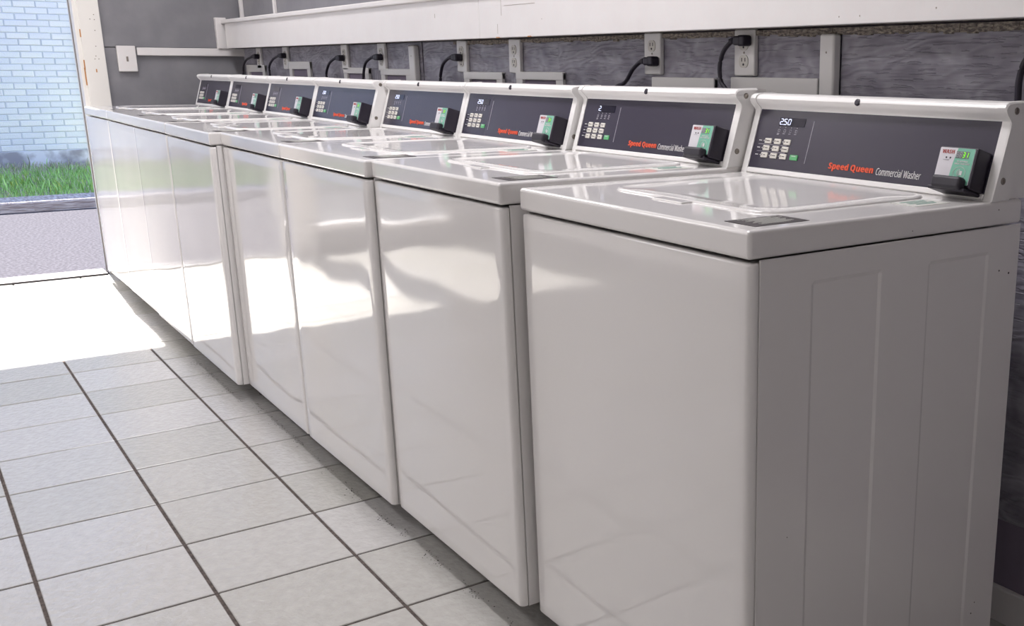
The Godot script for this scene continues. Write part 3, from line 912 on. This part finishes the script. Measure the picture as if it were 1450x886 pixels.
# ---------------------------------------------------------------- fittings on the back wall
func make_fittings() -> void:
	# power outlets: centre x, top y, tilt, plug height or 0
	var plates := [[-0.319, 1.2160, 0.0], [-0.715, 1.2160, 0.0], [-1.520, 1.2130, -0.03], [-1.926, 1.2140, -0.035], [-2.705, 1.2150, 0.0], [-3.150, 1.2150, 0.0], [-4.028, 1.2150, 0.0], [-4.506, 1.2150, 0.0]]
	var names := ["white double power outlet behind the nearest washer", "white double power outlet behind the second washer, cord in its lower socket", "white double power outlet with nothing plugged in, behind the third washer", "tilted white power outlet behind the fourth washer, cord in its lower socket", "white power outlet behind the fifth washer", "white power outlet behind the sixth washer", "white power outlet behind the seventh washer", "white power outlet behind the farthest washer"]
	for i in 8:
		var q: Array = plates[i]
		var o := base("power_outlet", Vector3(q[0], q[1] - 0.056, WALL_Z))
		o.rotation.z = q[2]
		tag(o, names[i], "outlet", "power outlets above the washers")
		obj("plate", rb(Vector3(0, 0, 0.007), Vector3(0.078, 0.110, 0.014), 0.004), M.plastic, o)
		for sy in [-1, 1]:
			var r := obj("receptacle", plate(rrect(Vector2(0, sy * 0.0205), Vector2(0.034, 0.030), 0.012, 5), 0.012, 0.0160), M.button, o)
			var sl := S()
			for sx in [-1, 1]: box(sl, Vector3(sx * 0.0064, sy * 0.0205 + 0.004, 0.0162), Vector3(0.0022, 0.0090, 0.0008))
			lathe(sl, Vector3(0, sy * 0.0205 - 0.0075, 0.0158), Vector3.BACK, [Vector2(0.003, 0.0), Vector2(0.003, 0.0008), Vector2(0.0, 0.0009)], 8)
			obj("slot", sl.commit(), M.black, r)
		var ss := S()
		lathe(ss, Vector3(0, 0, 0.0138), Vector3.BACK, [Vector2(0.0032, 0.0), Vector2(0.0028, 0.0010), Vector2(0.0, 0.0012)], 8)
		obj("screw", ss.commit(), M.steel, o)
	# power cords: traced as curves in front of the wall
	var cords := [
		[0, -0.300, 1.188, [[-0.345, 1.182], [-0.372, 1.160], [-0.385, 1.125], [-0.378, 1.090], [-0.352, 1.060], [-0.33, 0.98]], "black power cord looping down behind the nearest washer"],
		[1, -0.690, 1.140, [[-0.735, 1.139], [-0.775, 1.118], [-0.815, 1.083], [-0.875, 1.063], [-0.95, 0.99]], "black power cord slanting down to the left behind the second washer"],
		[3, -1.925, 1.154, [[-1.985, 1.151], [-2.035, 1.130], [-2.060, 1.095], [-2.070, 1.060], [-2.07, 0.98]], "black power cord hanging behind the fourth washer"],
		[4, -2.690, 1.158, [[-2.755, 1.155], [-2.822, 1.135], [-2.852, 1.100], [-2.870, 1.060], [-2.87, 0.98]], "black power cord hanging behind the fifth washer"],
		[5, -3.150, 1.156, [[-3.215, 1.152], [-3.285, 1.132], [-3.332, 1.095], [-3.345, 1.055], [-3.345, 0.98]], "black power cord hanging behind the sixth washer"],
		[6, -4.010, 1.170, [[-4.080, 1.166], [-4.165, 1.150], [-4.235, 1.115], [-4.240, 1.060], [-4.23, 0.98]], "black power cord hanging behind the seventh washer"],
		[7, -4.490, 1.168, [[-4.560, 1.164], [-4.660, 1.150], [-4.735, 1.115], [-4.760, 1.060], [-4.76, 0.98]], "black power cord hanging behind the farthest washer"]]
	for c in cords:
		var o := base("power_cord", Vector3(c[1], c[2], WALL_Z + 0.016))
		var wm := get_node("washing_machine" if c[0] == 0 else "washing_machine_%03d" % c[0]) as Node3D
		var gt := wm.transform.affine_inverse() * o.transform
		remove_child(o)
		o.name = "power_cord"
		wm.add_child(o, true)
		o.transform = gt
		var s := S()
		rbox(s, Vector3(0, 0, 0.014), Vector3(0.028, 0.026, 0.028), 0.006, 2)
		rbox(s, Vector3(-0.014, 0.0, 0.020), Vector3(0.030, 0.022, 0.018), 0.006, 2)
		for k in 3: rbox(s, Vector3(-0.032 - 0.006 * k, -0.0005 * k, 0.021), Vector3(0.0042, 0.015 - 0.002 * k, 0.015 - 0.002 * k), 0.002, 1)
		obj("plug", s.commit(), M.black, o)
		var pts := [Vector3(-0.026, 0, 0.020)]
		for p in c[3]: pts.append(Vector3(p[0] - c[1], p[1] - c[2], 0.022))
		pts[-1].z = 0.04
		var s2 := S()
		tube(s2, spline(pts), 0.0056, 10)
		obj("cable", s2.commit(), M.black, o)
	var o2 := base("cable", Vector3(0.52, 1.07, WALL_Z + 0.05))
	tag(o2, "black cable hanging at the right edge behind the nearest console", "cable")
	var s3 := S()
	tube(s3, spline([Vector3(0.06, 0.14, -0.03), Vector3(0.035, 0.10, -0.01), Vector3(0.010, 0.068, 0), Vector3(0.0, 0.035, 0), Vector3(0.0, 0.0, 0), Vector3(0.0, -0.09, 0)]), 0.0065, 10)
	obj("sheath", s3.commit(), M.black, o2)
	# recessed laundry boxes: left x, right x, top y
	var boxes := [[-0.372, -0.056, 1.1020], [-0.720, -0.440, 1.0985], [-1.516, -1.206, 1.1080], [-1.918, -1.616, 1.1050], [-2.725, -2.412, 1.1120], [-3.178, -2.866, 1.1150], [-3.981, -3.650, 1.1420], [-4.770, -4.420, 1.1240]]
	for i in 8:
		var b: Array = boxes[i]
		var w: float = b[1] - b[0]
		var o := base("laundry_box", Vector3((b[0] + b[1]) / 2, b[2] - 0.11, WALL_Z))
		tag(o, "white laundry outlet box on the plywood wall behind the %s washer" % ("farthest" if i == 7 else NTH[i]), "laundry box", "laundry outlet boxes")
		var top := 0.044 if i in [0, 1] else (0.026 if i < 6 else 0.038)
		# frame with an opening
		obj("frame", rb(Vector3(0, 0.11 - top / 2, 0.007), Vector3(w, top, 0.014), 0.003), M.plastic, o)
		obj("frame", rb(Vector3(0, -0.10, 0.007), Vector3(w, 0.020, 0.014), 0.003), M.plastic, o)
		var sw := 0.045
		for sx in [-1, 1]:
			obj("frame", rb(Vector3(sx * (w / 2 - sw / 2), 0.0, 0.0065), Vector3(sw, 0.217, 0.013), 0.003), M.plastic, o)
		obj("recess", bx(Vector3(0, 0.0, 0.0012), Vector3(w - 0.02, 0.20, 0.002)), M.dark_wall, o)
		var hs := S()
		for sx in [-0.035, 0.035]:
			lathe(hs, Vector3(sx, -0.02, 0.012), Vector3.UP, [Vector2(0.0, 0.0), Vector2(0.008, 0.0), Vector2(0.008, 0.05), Vector2(0.011, 0.05), Vector2(0.011, 0.058), Vector2(0.0, 0.058)], 10)
		obj("valve", hs.commit(), M.steel, o)
	# raised white raceways
	for q in [[-0.019, 1.1985, 0.047, "white vertical raceway on the plywood wall above the nearest washer"], [-2.362, 1.2015, 0.056, "white vertical raceway on the plywood wall between fourth and fifth washer"]]:
		var r := base("raceway", Vector3(q[0], 0.66, WALL_Z))
		tag(r, q[3], "raceway", "white raceways")
		obj("channel", rb(Vector3(0, (q[1] - 0.66) / 2, 0.012), Vector3(q[2], q[1] - 0.66, 0.024), 0.006, 3), M.plastic, r)
		var sc := S()
		lathe(sc, Vector3(0.0, q[1] - 0.70, 0.0238), Vector3.BACK, [Vector2(0.0028, 0.0), Vector2(0.002, 0.0008), Vector2(0.0, 0.0009)], 8)
		obj("screw", sc.commit(), M.steel, r)
	# grime on the tiles along the washers' feet
	var g := S()
	for i in 5:
		var q: Array = ROW[i]
		for k in 260:
			var t := rng.randf()
			var dz := absf(rng.randfn(0.0, 0.010))
			var clump := 0.5 + 0.5 * sin(t * 19.0 + i * 1.7)
			if rng.randf() > 0.1 + 0.9 * clump * clump: continue
			var r := rng.randf_range(0.0005, 0.0021)
			var c := Vector3(q[0] + WW * t, 0.0004, q[2] - 0.012 + dz * (0.5 + clump))
			var a := rng.randf() * TAU
			var P := []
			for e in 5: P.append(c + Vector3(cos(a + TAU * e / 5) * r * rng.randf_range(0.5, 1.6), 0, sin(a + TAU * e / 5) * r * rng.randf_range(0.4, 1.2)))
			var pk := c + Vector3(0, r * 0.5, 0)
			for e in 5:
				var nn: Vector3 = (P[e] - pk).cross(P[(e + 1) % 5] - pk).normalized()
				if nn.y < 0: nn = -nn
				tri3(g, P[e], P[(e + 1) % 5], pk, nn, nn, nn)
	var gd := obj("floor_grime", g.commit(), M.dirt)
	tag(gd, "dark crumbs of dirt on the tiles along the washer fronts", "dirt")
	gd.set_meta("kind", "stuff")

# ---------------------------------------------------------------- outdoors
func make_outdoors() -> void:
	struct(obj("pavement", bx(Vector3(-6.85, -0.16, 0.5), Vector3(3.72, 0.2, 24)), M.asphalt), "sunlit grey asphalt outside the doorway", "pavement")
	struct(obj("lawn_soil", bx(Vector3(-14.5, -0.11, 0.5), Vector3(11.6, 0.2, 24)), M.soil), "bare soil strip under the grass", "ground")
	for i in 3:
		var z0: float = [-6.0, -2.40, 1.20][i]
		var z1: float = [-2.42, 1.18, 4.80][i]
		var t := obj("landscape_timber", rb(Vector3(-8.80, -0.045, (z0 + z1) / 2), Vector3(0.46, 0.14, z1 - z0), 0.02, 2), M.timber)
		tag(t, ["weathered timber edging, part ending hidden behind the washers", "weathered grey timber edging the grass, seen through the doorway", "weathered timber edging, part left of the doorway view"][i], "timber edging", "timber edging along the grass")
	# grass
	var blade := S()
	var bp := [[0.0, 0.0, 0.5], [0.0, 0.5, 0.4], [0.12, 0.85, 0.25], [0.32, 1.0, 0.0]]
	for k in 3:
		var a := Vector3(-bp[k][2] * 0.1, bp[k][1], bp[k][0]); var b := Vector3(bp[k][2] * 0.1, bp[k][1], bp[k][0])
		var c := Vector3(bp[k + 1][2] * 0.1, bp[k + 1][1], bp[k + 1][0]); var d := Vector3(-bp[k + 1][2] * 0.1, bp[k + 1][1], bp[k + 1][0])
		quad(blade, a, b, c, d, Vector3(0, 0.5, 0.87))
	var bm := blade.commit()
	bm.surface_set_material(0, M.grass)
	var N := 26000
	var mm := MultiMesh.new()
	mm.transform_format = MultiMesh.TRANSFORM_3D
	mm.use_colors = true
	mm.mesh = bm
	mm.instance_count = N
	for i in N:
		var t := rng.randf()
		var x := -9.04 - 3.35 * t
		var z := rng.randf_range(-2.2, 3.2)
		var patch := 0.5 + 0.5 * sin(x * 2.3 + 1.4 * sin(z * 1.9)) * cos(z * 2.1)
		var h := rng.randf_range(0.03, 0.085) * (0.75 + 0.5 * patch)
		if rng.randf() < 0.02: h *= 1.8
		var B := Basis.from_euler(Vector3(rng.randf_range(-0.5, 0.5), rng.randf() * TAU, rng.randf_range(-0.5, 0.5))).scaled(Vector3(h, h, h))
		mm.set_instance_transform(i, Transform3D(B, Vector3(x, -0.01, z)))
		var dry := rng.randf() < (0.10 + (0.6 if t > 0.78 else 0.0))
		var col := Color(0.26, 0.52, 0.14).lerp(Color(0.46, 0.74, 0.24), rng.randf())
		if dry: col = Color(0.60, 0.57, 0.48).lerp(Color(0.42, 0.42, 0.33), rng.randf())
		elif rng.randf() < 0.04: col = Color(0.55, 0.60, 0.12)
		mm.set_instance_color(i, col)
	var gr := MultiMeshInstance3D.new()
	gr.name = "grass"
	gr.multimesh = mm
	add_child(gr, true)
	tag(gr, "green grass strip between the timber edging and the brick wall", "grass")
	gr.set_meta("kind", "stuff")
	# brick building
	var bx_ := -12.50
	var b := base("brick_building", Vector3(bx_, 0, 0))
	tag(b, "building with a pale blue-white painted brick wall beyond the grass", "building")
	var z0 := -0.972
	var top := 3.95
	obj("mortar_wall", bx(Vector3(-0.157, top / 2, (z0 + 7.0) / 2), Vector3(0.30, top, 7.0 - z0 - 0.02)), M.mortar, b)
	obj("plinth", rb(Vector3(-0.150, 0.02, (z0 + 7.0) / 2), Vector3(0.312, 0.30, 7.0 - z0), 0.01, 1), M.parging, b)
	var ch := 0.0675; var bl := 0.212; var jt := 0.008
	var meshes := []
	for k in 4: meshes.append(pillow(Vector3(0.10, ch - jt - 0.001 * (k % 2), bl - jt - 0.002 * k), 0, 0.005))
	var half := pillow(Vector3(0.10, ch - jt, bl / 2 - jt), 0, 0.005)
	var rest := S()
	var count := 0
	var rows := int((top - 0.25) / ch)
	for r in rows:
		var y := 0.17 + ch * (r + 0.5)
		var z := z0
		if r % 2 == 1:
			if r < 26:
				var hb := obj("brick", half, M.bricks[rng.randi() % 4], b, Vector3(-0.050 + rng.randf_range(-0.003, 0.003), y, z + bl / 4))
				hb.rotation.x = rng.randf_range(-0.006, 0.006)
				count += 1
			z += bl / 2
		while z < 6.9:
			var at := Vector3(-0.050 + rng.randf_range(-0.003, 0.003), y + rng.randf_range(-0.0015, 0.0015), z + bl / 2)
			if r < 26 and z < z0 + 10.3 * bl:
				var o := obj("brick", meshes[rng.randi() % 4], M.bricks[rng.randi() % 4], b, at)
				o.rotation.x = rng.randf_range(-0.012, 0.012)
				count += 1
			else:
				rest.append_from(meshes[rng.randi() % 4], 0, Transform3D(Basis(), at))
			z += bl
	var rs := obj("brick", rest.commit(), M.bricks[0], b)
	rs.set_meta("kind", "stuff")
	# dark creeper on the building's corner and a flowering shrub beyond it
	var v := base("creeper", Vector3(bx_ + 0.03, 0, z0 - 0.03))
	tag(v, "thin dark creeper climbing the corner of the brick building", "creeper")
	var vp := []
	for k in 16: vp.append(Vector3(0.02 * sin(k * 1.3), 0.10 * k, 0.012 * cos(k * 1.9)))
	var vs := S()
	tube(vs, spline(vp, 3), 0.012, 7)
	obj("stem", vs.commit(), M.vine, v)
	var lv := S()
	for k in 46:
		var p := Vector3(rng.randf_range(-0.02, 0.05), rng.randf_range(0.1, 1.5), rng.randf_range(-0.05, 0.03))
		var a := Vector3(rng.randf_range(-1, 1), rng.randf_range(-1, 1), rng.randf_range(-1, 1)).normalized() * 0.022
		var bb := a.cross(Vector3(rng.randf_range(-1, 1), 1, 0)).normalized() * 0.014
		var nn := a.cross(bb).normalized()
		quad(lv, p - a, p + bb, p + a, p - bb, nn)
	obj("foliage", lv.commit(), M.vine, v).set_meta("kind", "stuff")
	var sh := base("flowering_shrub", Vector3(-16.2, 0, -1.75))
	tag(sh, "flowering shrub glimpsed past the corner of the brick building", "shrub")
	var s1 := S(); var s2 := S(); var s4 := S()
	for k in 1500:
		var d := Vector3(rng.randfn(0, 1), rng.randfn(0, 1), rng.randfn(0, 1)).normalized() * pow(rng.randf(), 0.4)
		var p := Vector3(0, 1.25, 0) + d * Vector3(0.7, 1.25, 0.8)
		if p.y < 0.05: continue
		var a := Vector3(rng.randf_range(-1, 1), rng.randf_range(-1, 1), rng.randf_range(-1, 1)).normalized() * 0.05
		var bb := a.cross(Vector3(rng.randf_range(-1, 1), 1, 0)).normalized() * 0.032
		var nn := a.cross(bb).normalized()
		var w := rng.randf()
		quad(s1 if w < 0.62 else (s2 if w < 0.80 else s4), p - a, p + bb, p + a, p - bb, nn)
	obj("foliage", s1.commit(), M.leaf, sh).set_meta("kind", "stuff")
	obj("yellow_foliage", s2.commit(), M.leaf_yellow, sh).set_meta("kind", "stuff")
	obj("blossom", s4.commit(), M.blossom, sh).set_meta("kind", "stuff")
	var tk := S()
	tube(tk, [Vector3(0, 0, 0), Vector3(0.03, 0.5, 0.02), Vector3(-0.02, 1.1, 0)], 0.035, 8)
	obj("trunk", tk.commit(), M.vine, sh)

const LAMP := [3.4, 4.2, 1.6, 1.7]

func _ready() -> void:
	rng.seed = 20240
	# camera: solved from the tile grid and the washer row
	var cam := Camera3D.new()
	cam.name = "camera"
	add_child(cam)
	var near := 0.05
	var f := 1482.5
	cam.position = Vector3(1.7340, 1.1256, 0.9008)
	cam.basis = Basis.from_euler(Vector3(-0.2553, 0.8994, 0.0055))
	cam.set_frustum(near * 886.0 / f, Vector2((725.0 - 1026.1) / f, (482.0 - 443.0) / f) * near, near, 200.0)
	cam.current = true
	# sky and sun
	var env := Environment.new()
	var sm := ProceduralSkyMaterial.new()
	sm.sky_top_color = Color(0.66, 0.76, 0.95)
	sm.sky_horizon_color = Color(0.90, 0.94, 1.0)
	sm.ground_bottom_color = Color(0.35, 0.34, 0.33)
	sm.ground_horizon_color = Color(0.80, 0.84, 0.88)
	sm.energy_multiplier = 1.9
	sm.sun_angle_max = 1.0
	var sky := Sky.new()
	sky.sky_material = sm
	env.background_mode = Environment.BG_SKY
	env.sky = sky
	env.tonemap_mode = Environment.TONE_MAPPER_LINEAR
	env.tonemap_exposure = 1.0
	env.sdfgi_enabled = true
	env.ssao_enabled = true
	env.ssil_enabled = true
	var we := WorldEnvironment.new()
	we.name = "environment"
	we.environment = env
	add_child(we)
	var sun := DirectionalLight3D.new()
	sun.name = "sun"
	add_child(sun)
	sun.look_at_from_position(Vector3.ZERO, Vector3(1.0, -1.0, 0.0475), Vector3.UP)
	sun.light_energy = 12.0
	sun.light_color = Color(1.0, 0.98, 0.955)
	sun.light_angular_distance = 0.6
	sun.shadow_enabled = true
	make_materials()
	make_room()
	make_lights()
	place_washers()
	make_fittings()
	make_outdoors()
